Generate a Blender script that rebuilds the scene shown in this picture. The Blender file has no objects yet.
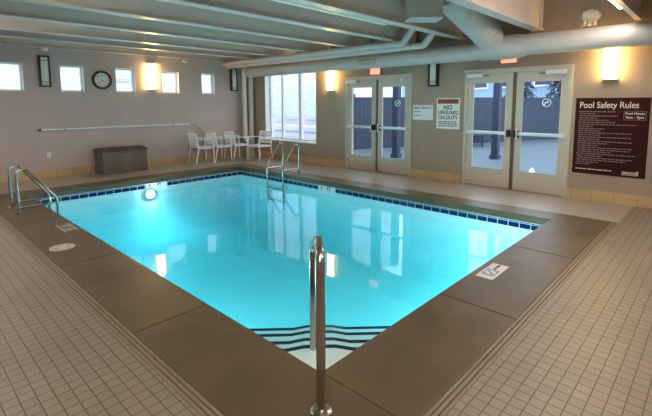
import bpy, bmesh, math, random
from mathutils import Vector, Matrix
random.seed(4)
sc = bpy.context.scene
col = sc.collection
PI = math.pi

# ------------------------------------------------------------------ materials
def new_mat(name):
    m = bpy.data.materials.new(name); m.use_nodes = True
    nt = m.node_tree
    b = nt.nodes.get('Principled BSDF')
    return m, nt, b
def mat(name, c, rough=.5, metal=0.0, noise=0.0, nscale=6.0, bump=0.0, bscale=60.0, spec=.5, coat=0.0):
    m, nt, b = new_mat(name)
    b.inputs['Base Color'].default_value = (*c, 1)
    b.inputs['Roughness'].default_value = rough
    b.inputs['Metallic'].default_value = metal
    b.inputs['Specular IOR Level'].default_value = spec
    b.inputs['Coat Weight'].default_value = coat
    geo = nt.nodes.new('ShaderNodeNewGeometry')
    if noise:
        n = nt.nodes.new('ShaderNodeTexNoise'); n.inputs['Scale'].default_value = nscale; n.inputs['Detail'].default_value = 5
        nt.links.new(geo.outputs['Position'], n.inputs['Vector'])
        r = nt.nodes.new('ShaderNodeMapRange')
        r.inputs['From Min'].default_value = .3; r.inputs['From Max'].default_value = .7
        r.inputs['To Min'].default_value = 1 - noise; r.inputs['To Max'].default_value = 1 + noise
        nt.links.new(n.outputs['Fac'], r.inputs['Value'])
        mx = nt.nodes.new('ShaderNodeVectorMath'); mx.operation = 'SCALE'
        mx.inputs[0].default_value = c
        nt.links.new(r.outputs['Result'], mx.inputs['Scale'])
        nt.links.new(mx.outputs['Vector'], b.inputs['Base Color'])
    if bump:
        n2 = nt.nodes.new('ShaderNodeTexNoise'); n2.inputs['Scale'].default_value = bscale
        nt.links.new(geo.outputs['Position'], n2.inputs['Vector'])
        bp = nt.nodes.new('ShaderNodeBump'); bp.inputs['Strength'].default_value = bump; bp.inputs['Distance'].default_value = .01
        nt.links.new(n2.outputs['Fac'], bp.inputs['Height'])
        nt.links.new(bp.outputs['Normal'], b.inputs['Normal'])
    return m
def emis(name, c, s):
    m, nt, b = new_mat(name)
    b.inputs['Base Color'].default_value = (*c, 1)
    b.inputs['Emission Color'].default_value = (*c, 1)
    b.inputs['Emission Strength'].default_value = s
    return m
def tile_mat(name, c, cg, px, py, gap, plane='xy', rough=.4, var=.08, ox=0., oy=0., stain=0.0, bump=.3):
    """grid tiles laid out in world metres"""
    m, nt, b = new_mat(name)
    b.inputs['Roughness'].default_value = rough
    geo = nt.nodes.new('ShaderNodeNewGeometry')
    sep = nt.nodes.new('ShaderNodeSeparateXYZ'); nt.links.new(geo.outputs['Position'], sep.inputs[0])
    def math_(op, a, bb=None, c2=None):
        n = nt.nodes.new('ShaderNodeMath'); n.operation = op
        for i, v in enumerate((a, bb, c2)):
            if v is None: continue
            if isinstance(v, (int, float)): n.inputs[i].default_value = v
            else: nt.links.new(v, n.inputs[i])
        return n.outputs[0]
    ids = []; masks = []
    for ax, p, o in ((plane[0], px, ox), (plane[1], py, oy)):
        if p is None: continue
        s = sep.outputs['XYZ'.index(ax.upper())]
        u = math_('DIVIDE', math_('ADD', s, 100.0 + o), p)
        fr = math_('FRACT', u)
        d = math_('ABSOLUTE', math_('SUBTRACT', fr, .5))
        masks.append(math_('GREATER_THAN', d, .5 - gap / p / 2))
        ids.append(math_('FLOOR', u))
    g = masks[0] if len(masks) == 1 else math_('MAXIMUM', masks[0], masks[1])
    cb = nt.nodes.new('ShaderNodeCombineXYZ')
    for i, v in enumerate(ids): nt.links.new(v, cb.inputs[i])
    wn = nt.nodes.new('ShaderNodeTexWhiteNoise'); wn.noise_dimensions = '3D'; nt.links.new(cb.outputs[0], wn.inputs['Vector'])
    sc_ = math_('MULTIPLY_ADD', wn.outputs['Value'], 2 * var, 1 - var)
    if stain:
        n = nt.nodes.new('ShaderNodeTexNoise'); n.inputs['Scale'].default_value = 1.3; n.inputs['Detail'].default_value = 6
        nt.links.new(geo.outputs['Position'], n.inputs['Vector'])
        r = nt.nodes.new('ShaderNodeMapRange'); r.inputs['From Min'].default_value = .3; r.inputs['From Max'].default_value = .7
        r.inputs['To Min'].default_value = 1 - stain; r.inputs['To Max'].default_value = 1 + stain * .6
        nt.links.new(n.outputs['Fac'], r.inputs['Value'])
        sc_ = math_('MULTIPLY', sc_, r.outputs['Result'])
    v = nt.nodes.new('ShaderNodeVectorMath'); v.operation = 'SCALE'; v.inputs[0].default_value = c
    nt.links.new(sc_, v.inputs['Scale'])
    mx = nt.nodes.new('ShaderNodeMix'); mx.data_type = 'RGBA'
    nt.links.new(g, mx.inputs[0]); nt.links.new(v.outputs[0], mx.inputs[6]); mx.inputs[7].default_value = (*cg, 1)
    nt.links.new(mx.outputs[2], b.inputs['Base Color'])
    bp = nt.nodes.new('ShaderNodeBump'); bp.inputs['Strength'].default_value = bump; bp.inputs['Distance'].default_value = .004
    nt.links.new(math_('SUBTRACT', 1.0, g), bp.inputs['Height']); nt.links.new(bp.outputs[0], b.inputs['Normal'])
    return m
def glass_mat(name, tint, refl=1.0, rough=0.0, ior=1.45, diffuse=0.0):
    m, nt, b = new_mat(name)
    nt.nodes.remove(b)
    out = nt.nodes['Material Output']
    t = nt.nodes.new('ShaderNodeBsdfTransparent'); t.inputs[0].default_value = (*tint, 1)
    g = nt.nodes.new('ShaderNodeBsdfGlossy'); g.inputs['Roughness'].default_value = rough
    f = nt.nodes.new('ShaderNodeFresnel'); f.inputs['IOR'].default_value = ior
    mu = nt.nodes.new('ShaderNodeMath'); mu.operation = 'MULTIPLY'; mu.inputs[1].default_value = refl
    ge = nt.nodes.new('ShaderNodeNewGeometry')
    fr = nt.nodes.new('ShaderNodeMath'); fr.operation = 'SUBTRACT'; fr.inputs[0].default_value = 1.0
    nt.links.new(ge.outputs['Backfacing'], fr.inputs[1])
    m2 = nt.nodes.new('ShaderNodeMath'); m2.operation = 'MULTIPLY'
    nt.links.new(f.outputs[0], m2.inputs[0]); nt.links.new(fr.outputs[0], m2.inputs[1])
    nt.links.new(m2.outputs[0], mu.inputs[0])
    mx = nt.nodes.new('ShaderNodeMixShader')
    nt.links.new(mu.outputs[0], mx.inputs[0]); nt.links.new(t.outputs[0], mx.inputs[1]); nt.links.new(g.outputs[0], mx.inputs[2])
    nt.links.new(mx.outputs[0], out.inputs['Surface'])
    return m, nt, f, g, out

M = {}
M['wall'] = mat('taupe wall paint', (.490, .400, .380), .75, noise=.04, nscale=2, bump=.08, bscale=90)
M['wallB'] = mat('right wall taupe with baked shade', (.350, .268, .205), .75, noise=.04, nscale=2, bump=.08, bscale=90)  # right wall's local shade and warm sconce glow put into its colour
M['white'] = mat('white paint', (.78, .77, .74), .45)
M['trimwhite'] = mat('white frame', (.80, .80, .82), .4)
M['beam'] = mat('grey beam paint', (.62, .54, .49), .38, noise=.04, nscale=3)
M['deck'] = mat('ceiling deck paint', (.46, .40, .35), .6, noise=.06, nscale=4)
M['duct'] = mat('painted duct', (.50, .455, .435), .42, noise=.04, nscale=5)
M['pipe'] = mat('painted pipe', (.56, .51, .48), .4)
M['pipe_corner'] = mat('cream pipe', (.66, .62, .56), .45)
M['floor'] = tile_mat('beige floor mosaic', (.265, .220, .172), (.10, .08, .058), .0735, .0755, .0065, rough=.42, var=.05, stain=.10)
M['walk'] = tile_mat('pale walkway tile', (.36, .315, .275), (.22, .19, .155), .0735, .0755, .005, rough=.3, var=.04, stain=.05)
M['coping'] = mat('brown pool coping concrete', (.106, .073, .038), .40, noise=.24, nscale=2.2, bump=.10, bscale=45)
M['base'] = tile_mat('tan base tile x', (.55, .40, .215), (.28, .20, .11), .30, None, .006, plane='xz', rough=.4, var=.10)
M['baseB'] = tile_mat('tan base tile y', (.55, .40, .215), (.28, .20, .11), .30, None, .006, plane='yz', rough=.4, var=.10)
M['plaster'] = mat('pool plaster', (.80, .86, .86), .7, noise=.02, nscale=2)
M['bandA'] = tile_mat('navy tile x', (.005, .014, .075), (.35, .42, .5), .155, .155, .012, plane='xz', rough=.15, var=.25, oy=-.055)
M['bandB'] = tile_mat('navy tile y', (.005, .014, .075), (.35, .42, .5), .155, .155, .012, plane='yz', rough=.15, var=.25, oy=-.055)
M['navy'] = mat('navy nosing tile', (.006, .016, .07), .2)
M['rib'] = mat('beige tile rib', (.24, .185, .13), .4, noise=.08, nscale=9)
M['groove'] = mat('dark groove', (.07, .05, .035), .7)
M['steel'] = mat('stainless steel', (.44, .40, .36), .22, metal=1.0)
M['alu'] = mat('brushed aluminium', (.78, .79, .82), .32, metal=.65)
M['chairwhite'] = mat('pale aluminium slat', (.88, .89, .92), .35, metal=0.0)
M['doorpaint'] = mat('door paint', (.52, .47, .40), .42)
M['mullion'] = mat('brown mullion', (.13, .085, .05), .5)
M['black'] = mat('black', (.012, .011, .010), .35)
M['blackmetal'] = mat('black frame metal', (.02, .014, .010), .4)
M['nickel'] = mat('grey nickel', (.30, .27, .23), .4, metal=.6)
M['diffoff'] = mat('pale diffuser', (.72, .68, .60), .5)
M['lit'] = emis('lit warm diffuser', (1.0, .68, .25), 13)
M['tube'] = emis('fluorescent tube', (1.0, .91, .80), 16)
M['boxbody'] = mat('brown resin', (.155, .118, .098), .55, bump=.15, bscale=40)
M['boxlid'] = mat('dark brown resin', (.055, .035, .028), .45)
M['signwhite'] = mat('white sign', (.74, .74, .72), .4)
M['ink'] = mat('black ink', (.02, .02, .03), .5)
M['inkblue'] = mat('dark blue ink', (.03, .04, .18), .5)
M['red'] = mat('orange red print', (.48, .12, .03), .45)
M['exit'] = emis('exit red', (1.0, .12, .07), 1.6)
M['exitbody'] = mat('exit housing', (.55, .2, .17), .5)
M['board'] = mat('maroon board', (.034, .006, .006), .55, spec=.15)
M['boardtext'] = mat('cream lettering', (.72, .62, .52), .5)
M['boardfine'] = mat('faded pink lettering', (.22, .145, .125), .5)
M['plastic'] = mat('white plastic', (.8, .78, .72), .4)
M['poollamp'] = emis('pool lamp lens', (.70, .95, 1.0), 138)
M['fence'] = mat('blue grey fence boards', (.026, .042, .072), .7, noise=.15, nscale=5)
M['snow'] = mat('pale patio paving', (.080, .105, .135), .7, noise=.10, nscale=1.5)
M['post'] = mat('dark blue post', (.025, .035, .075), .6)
M['teal'] = mat('teal pane', (.78, .93, .95), .2)
M['decal'] = mat('white decal', (.75, .80, .85), .5)
M['darkwood'] = mat('dark bench', (.045, .05, .09), .6)
M['marker'] = mat('pale marker tile', (.62, .58, .55), .4)
M['markerblue'] = mat('lavender print', (.26, .25, .42), .45)
M['lid'] = mat('skimmer lid', (.46, .42, .36), .5, noise=.08, nscale=20)

def siding(name, c, pitch):
    m, nt, b = new_mat(name)
    b.inputs['Roughness'].default_value = .6
    geo = nt.nodes.new('ShaderNodeNewGeometry'); sep = nt.nodes.new('ShaderNodeSeparateXYZ'); nt.links.new(geo.outputs['Position'], sep.inputs[0])
    d = nt.nodes.new('ShaderNodeMath'); d.operation = 'DIVIDE'; d.inputs[1].default_value = pitch; nt.links.new(sep.outputs[2], d.inputs[0])
    f = nt.nodes.new('ShaderNodeMath'); f.operation = 'FRACT'; nt.links.new(d.outputs[0], f.inputs[0])
    g = nt.nodes.new('ShaderNodeMath'); g.operation = 'GREATER_THAN'; g.inputs[1].default_value = .86; nt.links.new(f.outputs[0], g.inputs[0])
    mx = nt.nodes.new('ShaderNodeMix'); mx.data_type = 'RGBA'; nt.links.new(g.outputs[0], mx.inputs[0])
    mx.inputs[6].default_value = (*c, 1); mx.inputs[7].default_value = (c[0]*.68, c[1]*.70, c[2]*.78, 1)
    nt.links.new(mx.outputs[2], b.inputs['Base Color'])
    return m
M['siding'] = siding('pale house siding', (.92, .92, .94), .13)
M['siding_pink'] = siding('pinkish house siding', (.88, .80, .84), .28)

M['glass'], *_ = glass_mat('window glass', (.93, .96, .98), 1.0, 0.0, 1.45)
# water: clear surface, body tinted by absorption
M['water'], _nt, _f, _g, _out = glass_mat('pool water', (1, 1, 1), 1.0, 0.02, 1.33)
_va = _nt.nodes.new('ShaderNodeVolumeAbsorption'); _va.inputs['Color'].default_value = (.13, .885, .965, 1); _va.inputs['Density'].default_value = .75
_nt.links.new(_va.outputs[0], _out.inputs['Volume'])
_n = _nt.nodes.new('ShaderNodeTexNoise'); _n.inputs['Scale'].default_value = 3.0; _n.inputs['Detail'].default_value = 2
_ge = _nt.nodes.new('ShaderNodeNewGeometry'); _nt.links.new(_ge.outputs['Position'], _n.inputs['Vector'])
_b = _nt.nodes.new('ShaderNodeBump'); _b.inputs['Strength'].default_value = .06; _b.inputs['Distance'].default_value = .02
_nt.links.new(_n.outputs['Fac'], _b.inputs['Height']); _nt.links.new(_b.outputs[0], _f.inputs['Normal']); _nt.links.new(_b.outputs[0], _g.inputs['Normal'])

# ------------------------------------------------------------------ mesh builder
class MB:
    def __init__(s): s.bm = bmesh.new()
    def box(s, a, b, bev=0.0, mtx=None):
        r = bmesh.ops.create_cube(s.bm, size=1.0)
        vs = r['verts']
        a = Vector(a); b = Vector(b)
        for v in vs:
            v.co = Vector([a[i] + (v.co[i] + .5) * (b[i] - a[i]) for i in range(3)])
        if bev:
            es = list({e for v in vs for e in v.link_edges})
            rr = bmesh.ops.bevel(s.bm, geom=es, offset=bev, segments=2, affect='EDGES', profile=.6)
            vs = list({v for f in rr['faces'] for v in f.verts} | {v for v in vs if v.is_valid})
        if mtx is not None:
            for v in vs: v.co = mtx @ v.co
        return s
    def ring(s, c, t, u, r, n):
        w = t.cross(u)
        return [s.bm.verts.new(c + (u * math.cos(2*PI*i/n) + w * math.sin(2*PI*i/n)) * r) for i in range(n)]
    def tube(s, pts, r, n=14, cap=True, radii=None):
        pts = [Vector(p) for p in pts]
        t0 = (pts[1] - pts[0]).normalized()
        u = t0.orthogonal().normalized()
        prev = None; first = None
        for i, p in enumerate(pts):
            if i == 0: t = t0
            elif i == len(pts) - 1: t = (pts[-1] - pts[-2]).normalized()
            else: t = ((pts[i+1] - p).normalized() + (p - pts[i-1]).normalized()).normalized()
            u = (u - t * u.dot(t)).normalized()
            rr = radii[i] if radii else r
            if not radii and 0 < i < len(pts) - 1: pass
            ring = s.ring(p, t, u, rr, n)
            if prev:
                for k in range(n): s.bm.faces.new((prev[k], prev[(k+1) % n], ring[(k+1) % n], ring[k]))
            else: first = ring
            prev = ring
        if cap:
            s.bm.faces.new(list(reversed(first))); s.bm.faces.new(prev)
        return s
    def cyl(s, a, b, r, n=20, r2=None):
        return s.tube([a, b], r, n, radii=[r, r if r2 is None else r2])
    def prism(s, poly, z0, z1):
        lo = [s.bm.verts.new((x, y, z0)) for x, y in poly]; hi = [s.bm.verts.new((x, y, z1)) for x, y in poly]
        s.bm.faces.new(list(reversed(lo))); s.bm.faces.new(hi)
        n = len(poly)
        for i in range(n): s.bm.faces.new((lo[i], lo[(i+1) % n], hi[(i+1) % n], hi[i]))
        return s
    def prof(s, poly, x0, x1):
        """extrude a (y,z) polygon along x"""
        lo = [s.bm.verts.new((x0, y, z)) for y, z in poly]; hi = [s.bm.verts.new((x1, y, z)) for y, z in poly]
        s.bm.faces.new(lo); s.bm.faces.new(list(reversed(hi)))
        n = len(poly)
        for i in range(n): s.bm.faces.new((lo[(i+1) % n], lo[i], hi[i], hi[(i+1) % n]))
        return s
    def annulus(s, c, ro, ri, y0, y1, n=40):
        """ring in the xz plane with depth along y"""
        c = Vector(c); vs = []
        for i in range(n):
            a = 2*PI*i/n; d = Vector((math.cos(a), 0, math.sin(a)))
            vs.append([s.bm.verts.new(c + d*ro + Vector((0, y0, 0))), s.bm.verts.new(c + d*ri + Vector((0, y0, 0))),
                       s.bm.verts.new(c + d*ri + Vector((0, y1, 0))), s.bm.verts.new(c + d*ro + Vector((0, y1, 0)))])
        for i in range(n):
            A = vs[i]; B = vs[(i+1) % n]
            for k in range(4): s.bm.faces.new((A[k], A[(k+1) % 4], B[(k+1) % 4], B[k]))
        return s
    def sphere(s, c, r, sc_=(1, 1, 1)):
        r_ = bmesh.ops.create_uvsphere(s.bm, u_segments=20, v_segments=12, radius=r)
        for v in r_['verts']: v.co = Vector([c[i] + v.co[i]*sc_[i] for i in range(3)])
        return s
    def build(s, name, m, parent=None, smooth=False, kind=None):
        bmesh.ops.recalc_face_normals(s.bm, faces=s.bm.faces)
        me = bpy.data.meshes.new(name); s.bm.to_mesh(me); s.bm.free()
        me.materials.append(m)
        if smooth:
            for p in me.polygons: p.use_smooth = True
            try: me.set_sharp_from_angle(angle=math.radians(40))
            except Exception: pass
        o = bpy.data.objects.new(name, me); col.objects.link(o)
        if parent: o.parent = parent
        if kind: o['kind'] = kind
        return o
def tag(o, label, cat, group=None, kind=None):
    o['label'] = label; o['category'] = cat
    if group: o['group'] = group
    if kind: o['kind'] = kind
    return o
def thing(name, label, cat, loc, rz=0.0, group=None):
    o = bpy.data.objects.new(name, None); col.objects.link(o)
    o.location = loc; o.rotation_euler = (0, 0, rz); o.empty_display_size = .1
    return tag(o, label, cat, group)
def copy_tree(o, parent=None):
    c = o.copy(); col.objects.link(c); c.parent = parent
    for ch in list(o.children): copy_tree(ch, c)
    return c
def dup(o, loc, rz, label, group=None):
    c = copy_tree(o); c.location = loc; c.rotation_euler = (0, 0, rz); c['label'] = label
    if group: c['group'] = group
    return c
def text(body, size, m, parent, loc, name='lettering', align='CENTER', bold=0.0, flat=False, sx=1.0, rotz=0.0):
    """lettering that reads from the -y side of its parent (or from above when flat)"""
    cu = bpy.data.curves.new(name, 'FONT'); cu.body = body; cu.size = size; cu.align_x = align; cu.align_y = 'CENTER'
    cu.extrude = .0008; cu.offset = bold
    t = bpy.data.objects.new(name, cu); col.objects.link(t)
    dg = bpy.context.evaluated_depsgraph_get(); dg.update()
    me = bpy.data.meshes.new_from_object(t.evaluated_get(dg))
    col.objects.unlink(t); bpy.data.objects.remove(t)
    R = Matrix.Identity(4) if flat else Matrix.Rotation(PI/2, 4, 'X')
    if flat: R = Matrix.Rotation(rotz, 4, 'Z')
    me.transform(Matrix.Translation(loc) @ R @ Matrix.Diagonal((sx, 1, 1, 1)))
    me.materials.clear(); me.materials.append(m)
    o = bpy.data.objects.new(name, me); col.objects.link(o); o.parent = parent
    return o
def arc(c, r, a0, a1, ex, ey, n=8):
    c = Vector(c); ex = Vector(ex); ey = Vector(ey)
    return [c + ex*(r*math.cos(a0+(a1-a0)*i/n)) + ey*(r*math.sin(a0+(a1-a0)*i/n)) for i in range(n+1)]
def fillet(pts, r, n=7):
    """polyline with rounded corners"""
    pts = [Vector(p) for p in pts]; out = [pts[0]]
    for i in range(1, len(pts)-1):
        a, b, c = pts[i-1], pts[i], pts[i+1]
        ri = r[i-1] if isinstance(r, (list, tuple)) else r
        d1 = (a-b).normalized(); d2 = (c-b).normalized()
        ang = d1.angle(d2); k = min(ri/math.tan(ang/2), (a-b).length*.49, (c-b).length*.49)
        p0 = b + d1*k; p1 = b + d2*k
        for j in range(n+1):
            t = j/n
            out.append(p0*(1-t)**2 + b*2*t*(1-t) + p1*t*t)
    out.append(pts[-1]); return out

WB = -PI/2   # rotation for things mounted on the right wall (their local -y faces the room)

# ------------------------------------------------------------------ dimensions
XW, YW = -9.6, -12.8          # far sides of the room, behind the camera
ZC = 3.32
X0, X1, Y0, Y1 = -6.108, -1.625, -8.950, -1.777      # pool
CX0, CX1, CY0, CY1 = -6.694, -1.206, -9.571, -1.30    # coping
ZWAT = -.185

# ------------------------------------------------------------------ room shell
def wall_with_holes(name, axis, length, holes, h, m, t=.22):
    """wall in the plane y=0 (local), x in [-length,0], holes=(x0,x1,z0,z1); thickness to +y"""
    mb = MB(); xs = sorted({-length, 0.0} | {q for hh in holes for q in hh[:2]})
    for a, b in zip(xs[:-1], xs[1:]):
        zs = [(0.0, h)]
        for hh in holes:
            if hh[0] <= a + 1e-6 and hh[1] >= b - 1e-6:
                nz = []
                for z0, z1 in zs:
                    if hh[2] > z0: nz.append((z0, min(z1, hh[2])))
                    if hh[3] < z1: nz.append((max(z0, hh[3]), z1))
                zs = nz
        for z0, z1 in zs: mb.box((a, 0, z0), (b, t, z1))
    o = mb.build(name, m, kind='structure')
    return o
WIN_A = [(-6.50, -5.67, 1.855, 2.43), (-5.00, -4.535, 1.855, 2.43), (-3.85, -3.39, 1.86, 2.43), (-2.72, -2.25, 1.85, 2.41), (-1.59, -1.18, 1.85, 2.42)]
wall_with_holes('wall_left', 'x', -XW, WIN_A, ZC, M['wall'])
# right wall: build in local frame where local x = -world y  -> rotate -90
D1, D2 = (-5.728, -3.896), (-8.743, -6.906)
WB_WIN = (-2.87, -.78, .55, 2.62)
mb = MB()
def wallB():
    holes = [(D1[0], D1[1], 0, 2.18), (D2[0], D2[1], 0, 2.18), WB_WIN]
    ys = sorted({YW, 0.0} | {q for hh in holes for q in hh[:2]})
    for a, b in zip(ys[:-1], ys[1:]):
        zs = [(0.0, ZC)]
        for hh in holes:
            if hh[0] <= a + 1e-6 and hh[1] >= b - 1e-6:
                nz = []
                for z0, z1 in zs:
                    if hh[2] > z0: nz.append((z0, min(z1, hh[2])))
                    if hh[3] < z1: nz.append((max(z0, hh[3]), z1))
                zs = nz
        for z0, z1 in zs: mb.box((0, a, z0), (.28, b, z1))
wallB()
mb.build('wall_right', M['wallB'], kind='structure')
MB().box((XW-.2, YW-.2, 0), (XW, .22, ZC)).build('wall_side', M['wall'], kind='structure')
MB().box((XW, YW-.2, 0), (.28, YW, ZC)).build('wall_rear', M['wall'], kind='structure')
mb = MB().box((XW-.2, YW-.2, ZC), (.28, .22, ZC+.15))
mb.build('ceiling', M['deck'], kind='structure')

# floor around the coping
TRW = .085
fx0, fy0 = CX0-TRW, CY0-TRW
mb = MB()
mb.box((XW, YW, -.2), (fx0, 0, 0)); mb.box((fx0, YW, -.2), (0, fy0, 0))
mb.build('floor', M['floor'], kind='structure')
mb = MB().box((fx0, CY1, -.2), (0, 0, 0)).box((CX1, fy0, -.2), (0, CY1, 0))
mb.build('floor', M['walk'], kind='structure')
# ribbed trim strip on the two near sides
mb = MB(); mg = MB()
mg.box((fx0, fy0, -.2), (CX0, CY1, -.006)).box((CX0, fy0, -.2), (CX1, CY0, -.006)).build('trim_2', M['groove'], kind='structure')
for k in range(3):
    o = .004 + k*.029
    mb.box((CX0-o-.020, fy0+ (TRW-o-.020), -.02), (CX0-o, CY1, .001), .003)
    mb.box((CX0-o, CY0-o-.020, -.02), (CX1, CY0-o, .001), .003)
mb.build('trim_1', M['rib'], kind='structure')

# coping slabs (with joints)
mb = MB(); J = .0035
def slabs_y(xa, xb, ya, yb, cuts):
    ys = [ya] + cuts + [yb]
    for a, b in zip(ys[:-1], ys[1:]): mb.box((xa, a+J, -.10), (xb, b-J, 0), .006)
def slabs_x(ya, yb, xa, xb, cuts):
    xs = [xa] + cuts + [xb]
    for a, b in zip(xs[:-1], xs[1:]): mb.box((a+J, ya, -.10), (b-J, yb, 0), .006)
slabs_y(CX0, X0, CY0, Y1, [-7.70, -5.95, -4.2, -2.9])
slabs_x(CY0, Y0, X0, CX1, [-4.69, -3.05])
slabs_y(X1, CX1, Y0, Y1, [-7.2, -5.4, -3.6])
slabs_x(Y1, CY1, CX0, CX1, [-5.2, -3.8, -2.4])
mb.build('pool_coping', M['coping'], kind='structure')
MB().box((CX0, CY0, -.2), (X0-.02, CY1, -.10)).box((X1+.02, CY0, -.2), (CX1, CY1, -.10)).box((X0-.02, CY0, -.2), (X1+.02, Y0-.02, -.10)).box((X0-.02, Y1+.02, -.2), (X1+.02, CY1, -.10)).build('coping_bed', M['groove'], kind='structure')

# basin
ZB = -1.12
mb = MB()
mb.box((X0-.2, Y0-.2, ZB-.1), (X1+.2, Y1+.2, ZB))
mb.box((X0-.2, Y0, ZB), (X0, Y1, -.20)); mb.box((X1, Y0, ZB), (X1+.2, Y1, -.20))
mb.box((X0-.2, Y0-.2, ZB), (X1+.2, Y0, -.20)); mb.box((X0-.2, Y1, ZB), (X1+.2, Y1+.2, -.20))
mb.build('pool_basin', M['plaster'], kind='structure')
MB().box((X0, Y1-.004, -.200), (X1, Y1+.02, -.101)).box((X0, Y0-.02, -.200), (X1, Y0+.004, -.101)).build('waterline_tile', M['bandA'], kind='structure')
MB().box((X1-.004, Y0, -.200), (X1+.02, Y1, -.101)).box((X0-.02, Y0, -.200), (X0+.004, Y1, -.101)).build('waterline_tile', M['bandB'], kind='structure')
MB().box((X0, Y1-.006, -.108), (X1, Y1, -.100)).box((X1-.006, Y0, -.108), (X1, Y1, -.100)).build('tile_edge', M['marker'], kind='structure')
# coved junction between floor and walls
mb = MB(); RC = .75
prof = [(0, 0)] + [(RC-RC*math.sin(a*PI/20), RC-RC*math.cos(a*PI/20)) for a in range(0, 11)]
def cove(p0, inward, along, L):
    p0 = Vector(p0); inward = Vector(inward); along = Vector(along); A = []; Bq = []
    for u, v in prof:
        q = p0 + inward*u + Vector((0, 0, min(v, .74)))
        A.append(mb.bm.verts.new(q)); Bq.append(mb.bm.verts.new(q + along*L))
    mb.bm.faces.new(A); mb.bm.faces.new(list(reversed(Bq)))
    for i in range(len(A)): mb.bm.faces.new((A[(i+1) % len(A)], A[i], Bq[i], Bq[(i+1) % len(A)]))
cove((X0, Y1, ZB), (0, -1, 0), (1, 0, 0), X1-X0)
cove((X1, Y0, ZB), (-1, 0, 0), (0, 1, 0), Y1-Y0)
cove((X0, Y0, ZB), (1, 0, 0), (0, 1, 0), Y1-Y0)
cove((X0, Y0, ZB), (0, 1, 0), (1, 0, 0), X1-X0)
mb.build('pool_cove', M['plaster'], smooth=True, kind='structure')
# corner steps
mb = MB(); mn = MB(); s2 = math.sqrt(2)
steps = [(-.30, .728), (-.42, 1.033), (-.54, 1.36), (-.66, 1.675)]
def step_poly(t, e=0.0):
    # diagonal front with a slightly bowed centre
    a = (X0 + t*s2, Y0); b = (X0, Y0 + t*s2)
    d = Vector((b[0]-a[0], b[1]-a[1])); n = Vector((1, 1)).normalized(); c = (Vector(a)+Vector(b))/2; u = d.normalized()
    q = [a, tuple(c - u*.26), tuple(c - u*.12 + n*.045), tuple(c + u*.12 + n*.045), tuple(c + u*.26), b]
    return q
for (z, t), zl in zip(steps, [-.42, -.54, -.66, ZB]):
    mb.prism([(X0, Y0)] + step_poly(t), ZB, z)
    q = [Vector(p) for p in step_poly(t)]; n = Vector((1, 1)).normalized()
    outer = [tuple(p + n*.004) for p in q]; inner = [tuple(p - n*.040) for p in q]
    for i in range(5):
        mn.prism([outer[i], outer[i+1], inner[i+1], inner[i]], z-.022, z+.003)
mb.build('pool_steps', M['plaster'], kind='structure')
mn.build('step_nosing', M['navy'], kind='structure')

# water
w = MB().box((X0-.003, Y0-.003, ZB-.01), (X1+.003, Y1+.003, ZWAT)).build('pool_water', M['water'])
tag(w, 'clear bright turquoise water filling the rectangular indoor pool', 'water', kind='stuff')

# baseboards
mb = MB().box((XW, -.014, 0), (-.0, 0, .175)); mb.build('baseboard_left', M['base'], kind='structure')
mb = MB()
for a, b in ((YW, D2[0]-.005), (D2[1]+.03, D1[0]-.005), (D1[1]+.03, -.014)): mb.box((-.014, a, 0), (0, b, .175))
mb.build('baseboard_right', M['baseB'], kind='structure')

# ------------------------------------------------------------------ windows
for i, (a, b, z0, z1) in enumerate(WIN_A):
    r = bpy.data.objects.new('window_%d' % (i+1), None); col.objects.link(r); r.location = ((a+b)/2, 0, z0); r['kind'] = 'structure'
    wdt = (b-a)/2; h = z1-z0
    mb = MB()
    for q in ((-wdt, -wdt+.035), (wdt-.035, wdt)): mb.box((q[0], .11, 0), (q[1], .17, h))
    mb.box((-wdt, .11, 0), (wdt, .17, .035)); mb.box((-wdt, .11, h-.035), (wdt, .17, h))
    mb.build('window_frame', M['trimwhite'], r)
    mb = MB()
    for q in ((-wdt, -wdt+.006), (wdt-.006, wdt)): mb.box((q[0], 0, 0), (q[1], .11, h))
    mb.box((-wdt, 0, 0), (wdt, .11, .006)); mb.box((-wdt, 0, h-.006), (wdt, .11, h))
    mb.build('window_reveal', M['trimwhite'], r)
    MB().box((-wdt+.035, .138, .035), (wdt-.035, .142, h-.035)).build('window_pane', M['glass'], r)
r = bpy.data.objects.new('window_6', None); col.objects.link(r); r['kind'] = 'structure'
ya, yb, z0, z1 = WB_WIN
r.location = (0, (ya+yb)/2, z0); r.rotation_euler = (0, 0, WB)
wd = (yb-ya)/2; h = z1-z0
mb = MB()
for q in ((-wd, -wd+.05), (wd-.05, wd), (-.52, -.46), (.20, .30)): mb.box((q[0], .17, 0), (q[1], .25, h))
mb.box((-wd, .17, 0), (wd, .25, .05)); mb.box((-wd, .17, h-.05), (wd, .25, h))
mb.build('window_frame', M['trimwhite'], r)
mb = MB()
for q in ((-wd, -wd+.01), (wd-.01, wd)): mb.box((q[0], -.005, 0), (q[1], .17, h))
mb.box((-wd, 0, h-.01), (wd, .17, h)); mb.build('window_reveal', M['trimwhite'], r)
MB().box((-wd-.03, -.05, -.03), (wd+.03, .17, .012), .006).build('window_sill', M['trimwhite'], r)
MB().box((-wd+.05, .208, .05), (wd-.05, .212, h-.05)).build('window_pane', M['glass'], r)

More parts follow.
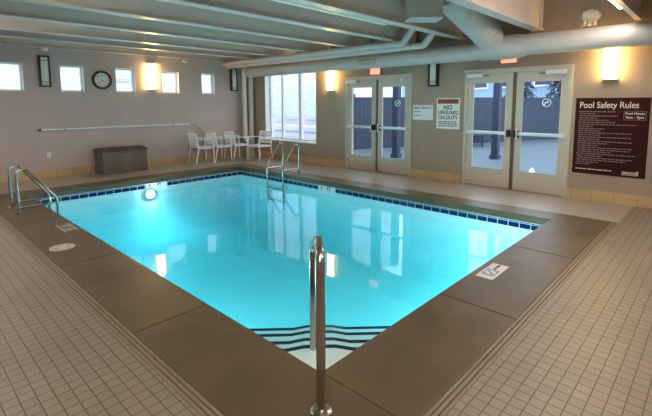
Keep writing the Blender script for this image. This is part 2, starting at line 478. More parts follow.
# ------------------------------------------------------------------ double doors
def double_door(n, yc, W):
    r = bpy.data.objects.new('door_%d' % n, None); col.objects.link(r); r['kind'] = 'structure'
    r.location = (0, yc, 0); r.rotation_euler = (0, 0, WB)
    H = 2.18; hw = W/2; j = .055
    MB().box((-hw, -.03, 0), (-hw+j, .10, H)).box((hw-j, -.03, 0), (hw, .10, H)).box((-hw+j, -.03, H-.07), (hw-j, .10, H)).box((-hw-.01, -.05, H-.02), (hw+.01, -.03, H+.012)).build('door_frame', M['doorpaint'], r)
    MB().box((-.028, .0, .01), (.028, .09, H-.07)).build('centre_mullion', M['mullion'], r)
    MB().box((-hw+j, -.03, 0), (hw-j, .10, .012)).build('threshold', M['nickel'], r)
    for sgn in (-1, 1):
        a, b = (sgn*.034, sgn*(hw-j-.004)); a, b = min(a, b), max(a, b)
        st = .105; zb, zt = .345, 1.945; ztop = H-.075
        mb = MB()
        mb.box((a, .0, .016), (b, .045, zb)); mb.box((a, .0, zt), (b, .045, ztop))
        mb.box((a, .0, zb), (a+st, .045, zt)); mb.box((b-st, .0, zb), (b, .045, zt))
        leaf = mb.build('door_leaf', M['doorpaint'], r)
        mb = MB()
        for q in (a+st, b-st-.012): mb.box((q, -.004, zb), (q+.012, .0, zt))
        mb.box((a+st, -.004, zb), (b-st, 0, zb+.012)); mb.box((a+st, -.004, zt-.012), (b-st, 0, zt))
        mb.build('glazing_bead', M['doorpaint'], leaf)
        MB().box((a+st, .018, zb), (b-st, .026, zt)).build('door_glass', M['glass'], leaf)
        # panic bar
        pb = MB().box((a+.02, -.075, 1.0), (b-.02, -.035, 1.055), .008).build('push_bar', M['alu'], r)
        e0 = a+.0 if sgn > 0 else b-.075
        MB().box((e0+.002, -.085, .965), (e0+.073, 0, 1.09), .008).build('latch_case', M['black'] , pb)
        e1 = b-.055 if sgn > 0 else a+.01
        MB().box((e1, -.06, .99), (e1+.045, 0, 1.06), .006).build('end_bracket', M['alu'], pb)
        # vertical pull near the middle
        px = sgn*.095
        MB().tube(fillet([(px, 0, 1.10), (px, -.10, 1.10), (px, -.10, .93), (px, 0, .93)], .03), .011).build('pull_handle', M['alu'], r, True)
        # closer
        c0 = sgn*(hw-.40) if sgn > 0 else -hw+.06
        if n == 1 and sgn > 0:
            cl = MB().box((c0+.12, -.05, 2.055), (c0+.20, -.0, 2.09), .006).build('door_closer', M['alu'], r)
        else:
            cl = MB().box((c0, -.085, 2.045), (c0+.31, -.03, 2.115), .008).build('door_closer', M['alu'], r)
        ax = c0+.31 if sgn < 0 else c0
        if not (n == 1 and sgn > 0):
            MB().box((min(ax, ax-sgn*.10), -.07, 2.06), (max(ax, ax-sgn*.10), -.045, 2.075)).build('closer_arm', M['black'], cl)
        for zh in (.3, 1.08, 1.85):
            xh = sgn*(hw-j)
            MB().cyl((xh, -.012, zh), (xh, -.012, zh+.11), .009).build('hinge', M['alu'], r)
    # round no smoking decal on the right leaf glass
    cx = .545 if n == 1 else .53
    dz = 1.575
    mb = MB().annulus((cx, 0, dz), .072, .058, .014, .0175)
    mb.box((-.066, .014, -.006), (.066, .0175, .006), mtx=Matrix.Translation((cx, 0, dz)) @ Matrix.Rotation(-PI/4, 4, 'Y'))
    mb.box((cx-.035, .0145, dz-.007), (cx+.035, .017, dz+.007)); mb.annulus((cx+.01, 0, dz+.02), .016, .010, .0145, .017, 16)
    mb.build('glass_decal', M['decal'], r)
    return r
double_door(1, sum(D1)/2, D1[1]-D1[0])
double_door(2, sum(D2)/2, D2[1]-D2[0])

# ------------------------------------------------------------------ ceiling beams
beam_y = [-.14, -1.35, -2.26, -3.47, -4.68, -5.87, -6.92, -8.27, -9.58, -10.8, -12.0]
bn = ['against the window wall', 'first out from the window wall', 'second out from the window wall', 'third out from the window wall',
      'fourth out, above the middle of the pool', 'fifth out, above the pool', 'sixth out, beside the flexible ribbed duct', 'seventh out, ending at the wall above the second doors',
      'nearest in view, above the rules board', 'behind the viewpoint', 'farthest behind the viewpoint']
for y, d in zip(beam_y, bn):
    B = thing('ceiling_beam', 'grey painted steel ceiling beam ' + d, 'beam', (0, y, 2.77), 0, 'grey ceiling beams')
    xa, xb = XW, -.02
    fw_ = .17 if y > -9 else .07
    MB().box((xa, 0, 0), (xb, fw_, .018)).build('bottom_flange', M['beam'], B)
    MB().box((xa, fw_/2-.025, .018), (xb, fw_/2+.025, ZC-2.77)).build('web', M['beam'], B)
    MB().box((xb-.10, .005, .018), (xb-.085, fw_-.005, ZC-2.77)).build('stiffener_plate', M['beam'], B)
# linear lights between beams
def linear_light(x0, x1, y, z, lit, label, along='x'):
    L = thing('linear_ceiling_light', label, 'ceiling light', ((x0+x1)/2, y, z), 0, 'linear ceiling lights')
    h = (x1-x0)/2
    MB().box((-h, -.06, .0), (h, .06, .055), .006).build('housing', M['white'], L)
    MB().box((-h+.02, -.05, -.022), (h-.02, .05, -.0005), .008).build('diffuser', M['tube'] if lit else M['diffoff'], L)
    if lit and x1 < -2: MB().box((-h+.02, -.045, .0555), (h-.02, .045, .062)).build('added_uplight', M['tube'], L)  # upward glow added to the out-of-view lamps to warm the ceiling
    for q in (-h*.7, h*.7): MB().cyl((q, 0, .055), (q, 0, ZC-z), .006, 8).build('hanger', M['nickel'], L)
    return L
linear_light(-5.6, -1.95, -6.45, 2.86, False, 'long unlit linear light hanging between beams over the pool')
linear_light(-3.9, -.75, -9.47, 2.855, True, 'glowing linear light beside the near beam above the rules board')
linear_light(-8.6, -6.0, -10.3, 2.86, True, 'added unseen linear fill light behind the viewpoint')  # from here on, lamps out of view, added for ambient fill
linear_light(-5.2, -2.6, -11.5, 2.86, True, 'added unseen linear fill light near the rear wall')
linear_light(-9.2, -7.0, -5.2, 2.86, True, 'added unseen linear fill light over the far left walkway')
linear_light(-9.2, -7.0, -2.9, 2.86, True, 'added unseen linear fill light in the far left corner')

# ------------------------------------------------------------------ ducts and pipes
DX, DZ = -.40, 2.515
t = thing('round_duct', 'long grey round air duct running above the doors along the right wall', 'duct', (DX, -7.0, DZ))
MB().cyl((0, -5.7, 0), (0, -1.05, 0), .165, 32).build('duct_pipe', M['duct'], t, True)
MB().tube([(0, -1.12, 0), (0, -.98, -.01), (0, -.50, -.012), (0, -.38, -.012)], .2, 32, radii=[.168, .198, .198, .198]).build('tee_body', M['duct'], t, True)
MB().tube([(0, -.40, -.012), (0, -.20, -.045)], .15, 32, radii=[.172, .150]).build('reducer', M['duct'], t, True)
MB().cyl((0, -.28, -.045), (0, 6.45, -.045), .150, 32).build('duct_pipe', M['duct'], t, True)
for y in (-4.2, -2.55, -1.35, 1.2, 3.0, 4.8):
    r_ = .170 if y < -.3 else .154
    zc = 0 if y < -.3 else -.045
    MB().cyl((0, y-.02, zc), (0, y+.02, zc), r_, 32).build('duct_collar', M['duct'], t, True)
for y in (-3.4, -1.9, .6, 2.4, 4.2):
    MB().tube([(-.0, y, .12), (0, y, ZC-DZ)], .006, 8).build('hanger_rod', M['nickel'], t)
g = thing('air_register', 'small beige air register on the round duct above the first doors', 'vent', (DX-.155, -4.95, DZ-.075))
g.rotation_euler = (0, math.radians(-25), 0)
MB().box((-.03, -.22, -.05), (.02, .22, .05), .006).build('register_frame', mat('beige register', (.5, .42, .32), .5), g)
mb = MB()
for k in range(5): mb.box((-.036, -.19, -.038+k*.018), (-.03, .19, -.032+k*.018))
mb.build('louver', M['nickel'], g)

# ribbed branch duct: from the ceiling down into the main duct
sp = fillet([(-1.93, -7.47, 3.20), (-1.635, -7.49, 3.09), (-.80, -7.56, 2.78), (-.47, -7.60, 2.62)], .25, 6)
t = thing('ribbed_branch_duct', 'ribbed branch duct with tan box sloping down into the round duct above the second doors', 'duct', (-.42, -7.6, 2.55))
off = Vector((-.42, -7.6, 2.55))
def resample(p, d):
    out = [p[0]]; acc = 0
    for a, b in zip(p[:-1], p[1:]):
        L = (b-a).length; s_ = 0
        while acc + (L-s_) >= d:
            s_ += d-acc; acc = 0; out.append(a+(b-a)*(s_/L))
        acc += L-s_
    return out
rp = resample(sp, .014)
rad = [(.222 + .020*max(0, math.cos(i*2*PI/6))) * (1 if i < len(rp)-16 else 1-.012*(i-len(rp)+16)) for i in range(len(rp))]
MB().tube([q-off for q in rp], .2, 36, radii=rad).build('ribbed_pipe', M['duct'], t, True)
c = Vector((-2.52, -7.25, 2.79))-off; ru = Vector((.70, -.71, 0)).normalized(); fu = Vector((.71, .70, 0)).normalized()
MX = Matrix(((ru.x, fu.x, 0, c.x), (ru.y, fu.y, 0, c.y), (0, 0, 1, c.z), (0, 0, 0, 1)))
bb = MB().box((0, 0, 0), (.46, .39, ZC-2.79-.003), .004, mtx=MX).build('plenum_box', mat('tan duct wrap', (.46, .40, .33), .5, noise=.05), t)
MB().box((-.012, -.012, -.014), (.472, .402, -.001), .003, mtx=MX).build('box_flange', M['duct'], bb)

# two slim pipes beside the duct
def pipe_thing(x, z, yb, label):
    t = thing('ceiling_pipe', label, 'pipe', (x, -3, z), 0, 'slim grey pipes next to the round duct')
    MB().tube(fillet([(0, 2.99, 0), (0, yb+3, 0), (0, yb+3-.36, .42), (0, yb+3-.36, ZC-z)], .12), .062, 20).build('pipe_run', M['pipe'], t, True)
    for y in (1.4, -.6, -2.6):
        MB().cyl((0, y-.03, 0), (0, y+.03, 0), .068, 20).build('coupling', M['pipe'], t, True)
    return t
pipe_thing(-.74, 2.635, -6.42, 'slim grey ceiling pipe nearer the pool, bending up beside the ribbed duct')
pipe_thing(-.86, 2.70, -6.05, 'upper slim grey ceiling pipe behind the nearer one, bending up earlier')

t = thing('corner_drain_pipe', 'cream vertical pipe rising from the floor in the room corner', 'pipe', (-.11, -.24, 0), 0, 'cream pipes in the corner')
MB().cyl((0, 0, 0), (0, 0, 2.42), .078, 20).build('pipe_run', M['pipe_corner'], t, True)
MB().cyl((0, 0, 0), (0, 0, .05), .095, 20).build('floor_collar', M['pipe_corner'], t, True)
t = thing('corner_vent_pipe', 'cream vertical pipe left of the corner pipe, ending in a low elbow', 'pipe', (-.34, -.24, .5), 0, 'cream pipes in the corner')
MB().tube(fillet([(.155, 0, 0), (0, 0, 0), (0, 0, 1.98), (.0, -.22, 2.13)], .11), .066, 20).build('pipe_run', M['pipe_corner'], t, True)
MB().cyl((.10, 0, 0), (.15, 0, 0), .074, 20).build('elbow_collar', M['pipe_corner'], t, True)

# ------------------------------------------------------------------ sconces
def sconce(label, x, y, rz, lit, zb=1.95, h=.65):
    s = thing('wall_sconce', label, 'wall lamp', (x, y, zb), rz, 'lit wall sconces' if lit else 'unlit black framed wall sconces')
    w_ = .10
    fm = M['nickel'] if lit else M['blackmetal']
    if lit:
        MB().box((-w_+.01, -.02, 0), (w_-.01, 0, h)).build('back_plate', fm, s)
        MB().box((-w_, -.10, -.02), (w_, 0, .0), .004).build('bottom_cap', fm, s)
        MB().box((-w_, -.10, h-.02), (w_, 0, h), .004).build('top_cap', fm, s)
        MB().box((-w_+.012, -.092, .0), (w_-.012, -.02, h-.02), .015).build('diffuser', M['lit'], s)
    else:
        mb = MB().box((-w_, -.03, 0), (w_, 0, h))
        mb.box((-w_, -.095, 0), (-w_+.03, -.03, h)); mb.box((w_-.03, -.095, 0), (w_, -.03, h))
        mb.box((-w_+.03, -.095, 0), (w_-.03, -.03, .03)); mb.box((-w_+.03, -.095, h-.03), (w_-.03, -.03, h))
        mb.build('frame', fm, s)
        MB().box((-w_+.032, -.085, .032), (w_-.032, -.032, h-.032), .012).build('diffuser', M['diffoff'], s)
        for q in (.07, .10, h-.11): MB().box((-w_+.028, -.098, q), (w_-.028, -.088, q+.010)).build('cross_bar', M['blackmetal'], s)
    return s
sconce('unlit black framed wall sconce left of the clock', -5.30, 0, 0, False)
sconce('lit warm wall sconce between the third and fourth small windows', -2.99, 0, 0, True)
sconce('unlit black framed wall sconce in the corner beside the pipes', -.57, 0, 0, False)
sconce('lit warm wall sconce between the large window and the first doors', 0, -3.42, WB, True, 1.91, .62)
sconce('unlit black framed wall sconce above the warning signs', 0, -6.25, WB, False, 1.91, .62)
sconce('lit warm wall sconce above the rules board', 0, -9.25, WB, True, 1.93, .62)

# ------------------------------------------------------------------ clock
k = thing('wall_clock', 'round wall clock with black rim and pale face between windows', 'clock', (-4.165, 0, 2.135))
MB().annulus((0, 0, 0), .212, .165, -.05, 0).build('rim', M['black'], k, True)
MB().tube([(0, 0, 0), (0, -.022, 0)], .17, 40).build('face', M['signwhite'], k)
mb = MB()
for i in range(12):
    a = i*PI/6; R_ = Matrix.Rotation(a, 4, 'Y')
    MB().box((-.005, -.026, .125), (.005, -.022, .155), mtx=R_).build('hour_mark', M['ink'], k)
for i in range(1, 13):
    a = i*PI/6
    text(str(i), .045, M['ink'], k, (math.sin(a)*.100, -.0235, math.cos(a)*.100), 'numeral')
MB().box((-.006, -.030, -.02), (.006, -.027, .085), mtx=Matrix.Rotation(math.radians(125), 4, 'Y')).build('hour_hand', M['ink'], k)
MB().box((-.004, -.034, -.02), (.004, -.031, .12), mtx=Matrix.Rotation(math.radians(215), 4, 'Y')).build('minute_hand', M['ink'], k)

# ------------------------------------------------------------------ small wall things
o = thing('wall_outlet', 'small white electrical outlet low on the window wall', 'outlet', (-5.325, 0, .49))
MB().box((-.038, -.008, -.06), (.038, 0, .06), .003).build('cover_plate', M['plastic'], o)
mb = MB()
for z in (-.028, .018):
    for x in (-.01, .006): MB().box((x, -.0095, z), (x+.004, -.008, z+.014)).build('socket_slot', M['ink'], o)
for x, z, lb in ((-5.27, 2.735, 'small white sensor box at the ceiling line above the unlit sconce'), (-2.08, 2.70, 'small white sensor box at the ceiling line above the fourth small window')):
    s = thing('ceiling_sensor', lb, 'sensor', (x, 0, z))
    MB().box((-.06, -.08, -.03), (.06, 0, .03), .01).build('sensor_body', M['plastic'], s)
    MB().sphere((0, -.04, -.03), .025, (1, 1, .6)).build('sensor_lens', M['diffoff'], s, True)
f_ = thing('domed_wall_fixture', 'white domed fixture high on the wall above the round duct', 'fixture', (0, -8.935, 2.92), WB)
MB().tube([(0, 0, 0), (0, -.02, 0), (0, -.07, 0), (0, -.10, 0)], .1, 28, radii=[.14, .14, .12, .06]).build('dome', M['plastic'], f_, True).scale = (1, 1, .68)
for q in (-.07, 0, .07):
    MB().tube([(q, -.05, -.08), (q, -.07, -.15)], .02, 12, radii=[.022, .028]).build('reflection_prong', M['plastic'], f_, True)  # bright reflection streaks on the duct, shaped as white prongs

# rescue pole with hook on the window wall
p = thing('rescue_pole', 'long rescue pole on wall brackets with a curved hook at its right end', 'pole', (-3.7, 0, 1.04))
MB().tube([(-1.75, -.06, 0), (1.68, -.06, 0)], .016, 12).build('shaft', M['chairwhite'], p, True)
MB().cyl((-1.80, -.06, 0), (-1.745, -.06, 0), .02, 12).build('end_cap', M['ink'], p, True)
hk = [Vector((x+3.7, -.06, z-1.04)) for x, z in ((-2.02, 1.04), (-1.88, 1.015), (-1.76, .94), (-1.66, .82), (-1.62, .68), (-1.64, .52), (-1.73, .39), (-1.86, .33), (-1.99, .34), (-2.09, .42))]
MB().tube(hk, .011, 10).sphere(hk[-1], .022).build('hook', M['nickel'], p, True)
for x in (-1.3, 1.2):
    MB().box((x-.012, -.082, -.030), (x+.012, 0, -.017)).box((x-.012, -.088, -.030), (x+.012, -.080, .014)).build('bracket', M['nickel'], p)

# ------------------------------------------------------------------ signs
def exit_sign(y, z, label):
    e = thing('exit_sign', label, 'exit sign', (0, y, z), WB, 'red exit signs')
    
    MB().box((-.145, -.055, -.09), (.145, 0, .09), .012).build('housing', M['exitbody'], e)
    MB().box((-.132, -.060, -.077), (.132, -.0555, .077), .002).build('face', M['exit'], e)
    text('EXIT', .13, M['signwhite'], e, (0, -.0615, 0), bold=.003)
exit_sign(-4.79, 2.30, 'red glowing exit sign over the first doors')
exit_sign(-7.72, 2.36, 'red glowing exit sign over the second doors, mostly hidden by the duct')

s = thing('capacity_sign', 'small white pool capacity sign beside the first doors', 'sign', (0, -5.995, 1.38), WB)
MB().box((-.235, -.008, -.155), (.235, 0, .155), .003).build('panel', M['signwhite'], s)
text('POOL CAPACITY', .062, M['inkblue'], s, (0, -.0088, .095), bold=.002, sx=.88)
mb = MB()
for z, L in ((.02, .13), (-.06, .16)): mb.box((-.20, -.0095, z-.010), (-.20+L, -.0085, z+.010))
mb.box((.02, -.0095, -.065), (.04, -.0085, -.055)); mb.build('small_print', M['nickel'], s)

s = thing('warning_sign', 'white warning sign with red band, NO LIFEGUARD ON DUTY, between the doors', 'sign', (0, -6.56, 1.367), WB)
MB().box((-.248, -.008, -.305), (.248, 0, .305), .004).build('panel', M['signwhite'], s)
MB().box((-.225, -.0095, .19), (.225, -.008, .285)).build('warning_band', M['red'], s)
text('WARNING', .098, M['ink'], s, (0, -.0105, .236), bold=.002, sx=.9)
text('NO', .12, M['ink'], s, (0, -.0088, .115), bold=.003)
text('LIFEGUARD', .105, M['ink'], s, (0, -.0088, .015), bold=.002, sx=.82)
text('ON DUTY', .105, M['ink'], s, (0, -.0088, -.085), bold=.002, sx=.88)
mb = MB()
for i, z in enumerate((-.165, -.205, -.245)):
    x = -.20
    while x < .19:
        L = random.uniform(.04, .09); mb.box((x, -.0095, z-.009), (min(x+L, .205), -.0085, z+.009)); x += L+.014
mb.build('small_print', M['ink'], s)

s = thing('rules_board', 'large maroon Pool Safety Rules board with cream lettering', 'sign', (0, -9.285, 1.04), WB)
BW, BH = .485, .605
MB().box((-BW, -.012, -BH), (BW, 0, BH), .003).build('panel', M['board'], s)
text('Pool Safety Rules', .135, M['boardtext'], s, (-BW+.055, -.0125, BH-.115), 'title', align='LEFT', bold=.0012, sx=.83)
mb = MB()
for z in (BH-.205, BH-.335): mb.box((.17, -.0135, z-.003), (.44, -.012, z+.003))
for x in (.167, .437): mb.box((x, -.0135, BH-.338), (x+.006, -.012, BH-.202))
mb.build('notice_box', M['boardfine'], s)
text('Pool Hours', .052, M['boardtext'], s, (.305, -.0125, BH-.24), 'notice', bold=.001)
text('9am - 9pm', .052, M['boardtext'], s, (.305, -.0125, BH-.298), 'notice', bold=.001)
mb = MB(); z = BH-.215
lens = [.50, .22, .52, .25, .40, .50, .76, .2, .35, .30, .72, .30, .70, .30, .72, .42, .28, .72, .70, .45, .78, .35, .74, .66, .30, .2, .70, .72, .78]
for i, L in enumerate(lens):
    if z < -BH+.13: break
    x = -BW+.06 + (0 if i % 5 else -.01); end = x+L
    if z > BH-.35: end = min(end, .13)
    while x < end:
        wl = random.uniform(.025, .075); mb.box((x, -.0128, z-.0065), (min(x+wl, end), -.0119, z+.0065)); x += wl+.011
    z -= .0335
mb.build('fine_print', M['boardfine'], s)
mb = MB(); x = -BW+.05
while x < .05:
    wl = random.uniform(.03, .08); mb.box((x, -.0128, -BH+.070), (x+wl, -.0119, -BH+.084)); x += wl+.012
mb.build('footer_print', M['boardtext'], s)
mb = MB()
for i in range(5):
    mb.annulus((.215+i*.038, 0, -BH+.065), .021, .011, -.014, -.0118, 14)
mb.box((.19, -.0138, -BH+.030), (.395, -.0118, -BH+.038)); mb.box((.372, -.0138, -BH+.04), (.384, -.0118, -BH+.10)); mb.box((.388, -.0138, -BH+.04), (.400, -.0118, -BH+.10))
mb.build('logo', M['boardtext'], s)

# ------------------------------------------------------------------ deck box
b = thing('deck_storage_box', 'brown resin storage box with dark lid against the window wall', 'storage box', (-3.945, -.31, 0))
w2, d2, hh = .50, .27, .50
MB().box((-w2, -d2, 0), (w2, d2, hh), .012).build('body', M['boxbody'], b)
mb = MB(); n = 16
for i in range(n):
    x = -w2+.03+i*(2*w2-.06)/(n-1)
    if abs(x-.02) < .10: continue
    mb.box((x-.010, -d2-.006, .05), (x+.010, -d2+.002, hh-.03))
for i in range(6):
    y = -d2+.05+i*(2*d2-.1)/5
    mb.box((-w2-.006, y-.010, .05), (-w2+.002, y+.010, hh-.03))
mb.build('panel_rib', M['boxbody'], b)
mb = MB()
for i in range(3):
    for j in range(5): mb.box((-.055+i*.055, -d2-.008, .08+j*.075), (-.025+i*.055, -d2+.002, .12+j*.075))
mb.build('lattice', mat('light brown resin', (.22, .18, .15), .6), b)
MB().box((-w2-.02, -d2-.02, hh), (w2+.02, d2+.02, hh+.035), .01).prof([(-d2-.01, hh+.03), (-d2*.3, hh+.075), (d2*.5, hh+.08), (d2, hh+.03)], -w2-.01, w2+.01).build('lid', M['boxlid'], b)
MB().box((-.04, -d2-.03, hh-.03), (.04, -d2-.018, hh+.02), .004).build('latch', M['boxlid'], b)

# ------------------------------------------------------------------ chairs
def make_chair():
    c = thing('patio_chair', '', 'chair', (0, 0, 0), 0, 'pale slatted patio chairs')
    W2 = .26; r = .013
    # faces local -y
    for sx in (-1, 1):
        MB().tube(fillet([(sx*W2, -.24, 0), (sx*W2, -.23, .64)], .05), r+.003, 10).build('front_leg', M['chairwhite'], c, True)
        MB().tube(fillet([(sx*W2, .26, 0), (sx*W2, .18, .42), (sx*W2, .25, .80)], .1), r+.001, 10).build('rear_leg', M['chairwhite'], c, True)
        MB().box((sx*W2-.022, -.25, .635), (sx*W2+.022, .215, .655), .006).build('armrest', M['chairwhite'], c)
        MB().tube([(sx*W2, -.235, .40), (sx*W2, .185, .40)], .011, 8).build('side_rail', M['chairwhite'], c, True)
    mb = MB()
    for i in range(7):
        y = -.225+i*.062; mb.box((-W2+.01, y-.024, .412), (W2-.01, y+.024, .428), .004)
    mb.build('seat', M['chairwhite'], c)
    mb = MB()
    for i in range(5):
        z = .50+i*.065; yy = .195+(z-.42)*.18
        mb.box((-W2+.01, yy-.012, z-.024), (W2-.01, yy+.004, z+.024), .004)
    mb.build('backrest', M['chairwhite'], c)
    MB().tube([(-W2, .25, .80), (W2, .25, .80)], r+.001, 10).build('top_rail', M['chairwhite'], c, True)
    MB().tube([(-W2, -.235, .395), (W2, -.235, .395)], .011, 8).build('front_rail', M['chairwhite'], c, True)
    return c
ch = make_chair()
E90 = PI/2
ch.location = (-1.88, -.36, 0); ch.rotation_euler = (0, 0, E90*.93); ch['label'] = 'pale slatted patio chair nearest the storage box, leftmost of the row'
dup(ch, (-1.35, -.38, 0), E90*.97, 'pale slatted patio chair in the middle of the row along the window wall')
dup(ch, (-.82, -.47, 0), E90*.95, 'pale slatted patio chair in front of the corner pipes, third in the row')
dup(ch, (-.50, -1.12, 0), -E90*.97, 'pale slatted patio chair under the large window, facing the pool')

# ------------------------------------------------------------------ ladders
def ladder(label, x, y, rz, wid=.235):
    """local +x points to the pool, edge at x=0"""
    L = thing('pool_ladder', label, 'pool ladder', (x, y, 0), rz, 'stainless steel pool ladders')
    for sy in (-1, 1):
        yy = sy*wid
        pts = fillet([(-.42, yy, 0), (-.42, yy, .60), (-.30, yy, .66), (.075, yy, .145), (.075, yy, -.95)], [.07, .10, .10, .05])
        ra = MB().tube(pts, .021, 16).build('handrail', M['steel'], L, True)
        MB().tube([(-.41, yy, .085), (.07, yy, .085)], .017, 12).build('brace_bar', M['steel'], ra, True)
        MB().cyl((-.42, yy, 0), (-.42, yy, .02), .045, 20).build('escutcheon', M['steel'], ra, True)
    for z in (-.35, -.62, -.89):
        MB().box((.035, -wid, z-.012), (.115, wid, z+.012), .006).build('tread', M['steel'], L)
    return L
ladder('stainless pool ladder at the far left end of the pool', X0+.03, -2.97, 0)
ladder('stainless pool ladder on the right edge below the large window', X1-.0, -3.22, PI, .275)
# corner handrail
h_ = thing('corner_handrail', 'stainless handrail arching from the near corner coping down to the steps', 'handrail', (-6.337, -9.172, 0), math.radians(47.6))
pts = fillet([(0, 0, 0), (0, 0, .835), (.20, 0, .85), (.98, 0, .55), (1.05, 0, -.36)], [.13, .12, .12])
MB().tube(pts, .024, 20).build('rail_tube', M['steel'], h_, True)
MB().tube([(0, 0, 0), (0, 0, .008), (0, 0, .022)], .05, 28, radii=[.056, .056, .034]).build('escutcheon', M['steel'], h_, True)

# ------------------------------------------------------------------ deck marks, lids
sk = thing('skimmer_lid', 'pale round skimmer lid set in the left brown coping', 'lid', (-6.505, -5.335, 0))
MB().cyl((0, 0, -.003), (0, 0, .005), .125, 40).build('cover', M['lid'], sk, True)
for a in (0, PI): MB().cyl((math.cos(a)*.06, 0, .005), (math.cos(a)*.06, 0, .0065), .012, 12).build('finger_hole', M['groove'], sk)
pk = thing('deck_marker', 'pale no diving and depth marker tile on the right near coping', 'pool marker', (-3.93, -9.09, 0))
MB().box((-.205, -.078, -.002), (.205, .078, .004), .001).build('tile', M['marker'], pk)
MB().box((-.13, -.058, .004), (.03, .058, .0048)).build('print_panel', M['markerblue'], pk)
text('NO DIVING', .035, M['ink'], pk, (.115, 0, .0052), flat=True, sx=.8)
mb = MB(); mb.cyl((-.05, 0, .0048), (-.05, 0, .0052), .048, 24); mb.build('symbol', M['marker'], pk)
MB().box((-.09, -.007, .0052), (-.01, .007, .0058), mtx=Matrix.Translation((-.05, 0, 0)) @ Matrix.Rotation(.8, 4, 'Z') @ Matrix.Translation((.05, 0, 0))).build('slash', M['ink'], pk)
pk = thing('deck_depth_mark', 'pale outlined depth mark on the left brown coping near the ladder', 'pool marker', (-6.235, -4.51, 0))
mb = MB()
for q in ((-.075, -.22, -.06, .22), (.06, -.22, .075, .22)): mb.box((q[0], q[1], -.002), (q[2], q[3], .003))
mb.box((-.06, -.06, -.002), (.06, -.04, .003))
mb.build('border', M['marker'], pk)
text('4', .15, M['marker'], pk, (0, -.13, .002), flat=True, rotz=-PI/2, bold=.004)
text('FT', .12, M['marker'], pk, (0, .09, .002), flat=True, rotz=-PI/2, bold=.004)

def depth_marker(loc, rz, label):
    d = thing('depth_marker', label, 'pool marker', loc, rz, 'white waterline depth markers')
    MB().box((-.235, -.008, -.095), (.235, -.0, .0)).build('tile', M['signwhite'], d)
    text('4', .09, M['inkblue'], d, (-.155, -.009, -.045), bold=.004)
    text('FT', .085, M['inkblue'], d, (.055, -.009, -.045), bold=.003)
depth_marker((-3.80, Y1-.004, -.105), 0, 'white depth marker tiles in the far waterline above the pool lamp')
depth_marker((X1-.004, -4.78, -.105), WB, 'white depth marker tiles in the right waterline opposite the first doors')

# pool lamps
def pool_lamp(loc, rz, label):
    p = thing('pool_lamp', label, 'pool light', loc, rz, 'round underwater pool lamps')
    MB().annulus((0, 0, 0), .11, .085, -.03, 0, 32).build('lamp_ring', M['steel'], p, True)
    MB().tube([(0, 0, 0), (0, -.03, 0), (0, -.055, 0), (0, -.07, 0)], .1, 32, radii=[.078, .074, .055, .025]).build('lens', M['poollamp'], p, True)
pool_lamp((-3.95, Y1, -.33), 0, 'round glowing underwater lamp in the far pool wall')
pool_lamp((X0, -4.0, -.55), PI/2, 'added unseen underwater fill lamp in the left pool wall, far half')  # this lamp and those below are unseen, added to brighten the basin
pool_lamp((X0, -6.3, -.55), PI/2, 'added unseen underwater fill lamp in the left pool wall, near half')
pool_lamp((-3.9, Y0, -.55), PI, 'added unseen underwater fill lamp in the near pool wall, left')
pool_lamp((-2.4, Y0, -.55), PI, 'added unseen underwater fill lamp in the near pool wall, right')

# ------------------------------------------------------------------ outside
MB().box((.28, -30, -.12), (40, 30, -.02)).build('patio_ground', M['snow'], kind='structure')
MB().box((-30, .22, -.12), (.28, 30, -.02)).build('yard_ground', M['snow'], kind='structure')
def seg(mb, a, b, z0, z1, th):
    a = Vector(a); b = Vector(b); d = (b-a); L = d.length; ang = math.atan2(d.y, d.x)
    mb.box((0, -th/2, z0), (L, th/2, z1), mtx=Matrix.Translation((a.x, a.y, 0)) @ Matrix.Rotation(ang, 4, 'Z'))
fa, fb = Vector((3.35, -1.36)), Vector((17, -7.5))
F = thing('board_fence', 'tall blue grey board fence beyond the patio doors', 'fence', (fa.x, fa.y, -.02))
d = (fb-fa).normalized(); L = (fb-fa).length; n = int(L/.15); mb = MB()
for i in range(n):
    a = d*(i*.15+.006); b2 = d*(i*.15+.144)
    seg(mb, (a.x, a.y), (b2.x, b2.y), .02, 1.80, .02)
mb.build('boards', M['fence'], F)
mb = MB(); nrm = Vector((-d.y, d.x))*.03
for z in (.3, 1.5): seg(mb, (nrm.x, nrm.y), ((d*L+nrm).x, (d*L+nrm).y), z, z+.08, .04)
mb.build('rail', M['fence'], F)
for k in range(0, 7):
    q = d*(k*2.4)+nrm*1.5; MB().box((q.x-.05, q.y-.05, 0), (q.x+.05, q.y+.05, 1.9)).build('fence_post', M['post'], F)
for (x, y, lb) in ((2.6, -3.60, 'dark blue patio post seen through the first doors'), (4.2, -5.88, 'dark blue patio post seen through the left leaf of the second doors')):
    P = thing('patio_post', lb, 'post', (x, y, -.02), 0, 'dark blue patio posts')
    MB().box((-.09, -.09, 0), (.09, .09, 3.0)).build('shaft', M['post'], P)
    MB().box((-.12, -.12, 0), (.12, .12, .12)).build('foot', M['post'], P)
Bn = thing('patio_bench', 'dark patio bench on the paving beyond the second doors', 'bench', (7.6, -3.85, -.02), math.radians(25))
mb = MB()
for i in range(4): mb.box((-.7, -.2+i*.11, .42), (.7, -.11+i*.11, .45))
mb.build('seat', M['darkwood'], Bn)
mb = MB()
for i in range(3): mb.box((-.7, .22, .55+i*.12), (.7, .245, .64+i*.12))
mb.build('backrest', M['darkwood'], Bn)
for x in (-.6, .6):
    for y in (-.17, .2): MB().box((x-.03, y-.03, 0), (x+.03, y+.03, .42 if y < 0 else .9)).build('leg', M['darkwood'], Bn)
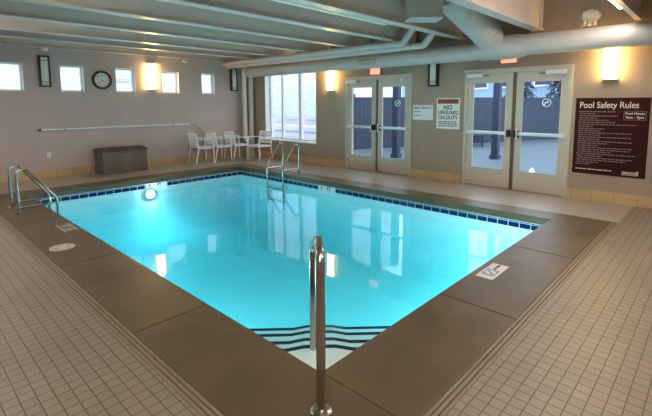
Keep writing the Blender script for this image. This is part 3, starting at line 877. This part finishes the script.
# neighbouring buildings
H3 = thing('distant_building', 'pale blue building beyond the fence behind the patio', 'building', (21, -2, -.02), math.radians(-24))
MB().box((0, -10, 0), (5, 16, 7)).build('siding_wall', mat('pale blue wall', (.22, .34, .50), .7, noise=.1, nscale=.6), H3)
for k in range(9):
    wdw = MB().box((-.08, -9+k*2.7, 2.6), (0, -7.6+k*2.7, 4.2)).build('house_window', M['trimwhite'], H3)
    MB().box((-.10, -8.9+k*2.7, 2.7), (-.081, -7.7+k*2.7, 4.1)).build('pane', M['post'], wdw)
for k, (x, y, r_) in enumerate(((9.5, -1.7, .9), (12.6, -3.6, 1.1), (18.0, -5.6, .8), (15.5, -4.6, 1.2))):
    T = thing('evergreen_tree', ['dark evergreen tree beyond the fence, seen through the first doors', 'dark evergreen tree beyond the fence, in the left leaf of the second doors', 'dark evergreen tree beyond the left end of the fence', 'dark evergreen tree beyond the right stretch of the fence'][k], 'tree', (x, y, -.02), 0, 'dark trees beyond the fence')
    MB().cyl((0, 0, 0), (0, 0, 3.4), .09, 10).build('trunk', M['darkwood'], T)
    mb = MB()
    for i in range(420):
        z = random.uniform(1.0, 3.9); rr = r_*(1-(z-1)/3.2)*random.uniform(.35, 1); a = random.uniform(0, 2*PI)
        c0 = Vector((rr*math.cos(a), rr*math.sin(a), z)); q = Matrix.Translation(c0) @ Matrix.Rotation(a, 4, 'Z') @ Matrix.Rotation(random.uniform(.2, .9), 4, 'Y')
        mb.box((-.13, -.05, -.012), (.16, .05, .012), mtx=q)
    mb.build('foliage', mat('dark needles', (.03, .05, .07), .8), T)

H1 = thing('neighbour_house', 'pale house with horizontal siding seen through the small windows', 'building', (-3, 3.2, -.02))
MB().box((-6, 0, 0), (3.8, 3, 5.5)).build('siding_wall', M['siding'], H1)
MB().box((-6.2, -.35, 5.5), (4.0, 3.2, 5.65)).build('roof', M['post'], H1)
for x in (-3.0, .55, 2.8):
    wdw = MB().box((x-.45, -.03, 2.3), (x+.45, 0, 3.4)).build('house_window', M['trimwhite'], H1)
    MB().box((x-.38, -.04, 2.37), (x+.38, -.031, 3.33)).build('pane', M['teal'], wdw)
H2 = thing('pinkish_house', 'pinkish sided house with teal panes seen through the large window', 'building', (3.2, 2.9, -.02))
MB().box((0, -3.3, 0), (4, 5, 5.2)).build('siding_wall', M['siding_pink'], H2)
MB().box((-.05, -2.95, .55), (0, .2, .72)).build('belt_trim', M['trimwhite'], H2)
for y0_, y1_ in ((-1.75, -.35), (-3.0, -2.1)):
    wdw = MB().box((-.05, y0_, 1.0), (0, y1_, 2.35)).build('house_window', M['trimwhite'], H2)
    MB().box((-.06, y0_+.1, 1.1), (-.051, y1_-.1, 2.25)).build('pane', M['teal'], wdw)

# ------------------------------------------------------------------ world
W = bpy.data.worlds.new('sky'); sc.world = W; W.use_nodes = True
bg = W.node_tree.nodes['Background']
bg.inputs[0].default_value = (.76, .88, 1.0, 1); bg.inputs[1].default_value = 1.25

# ------------------------------------------------------------------ camera
f, sy, pit, yaw, rol = 421.35, -57.29, .1122, .8127, -.0042
fw = Vector((math.sin(yaw)*math.cos(pit), math.cos(yaw)*math.cos(pit), -math.sin(pit)))
rt = Vector((math.cos(yaw), -math.sin(yaw), 0)); up = rt.cross(fw)
r2 = rt*math.cos(rol)+up*math.sin(rol); u2 = -rt*math.sin(rol)+up*math.cos(rol)
cam = bpy.data.cameras.new('camera'); co = bpy.data.objects.new('camera', cam); col.objects.link(co)
m4 = Matrix((r2, u2, -fw)).transposed().to_4x4(); m4.translation = Vector((-7.7769, -10.5774, 1.58))
co.matrix_world = m4
cam.sensor_width = 36; cam.lens = f/652*36; cam.shift_y = sy/652; cam.clip_start = .05
sc.camera = co
sc.view_settings.view_transform = 'Standard'; sc.view_settings.look = 'None'
sc.view_settings.exposure = 1.7; sc.view_settings.gamma = 1.0
sc.view_settings.use_curve_mapping = False
sc.cycles.max_bounces = 8; sc.cycles.diffuse_bounces = 5; sc.cycles.transparent_max_bounces = 16
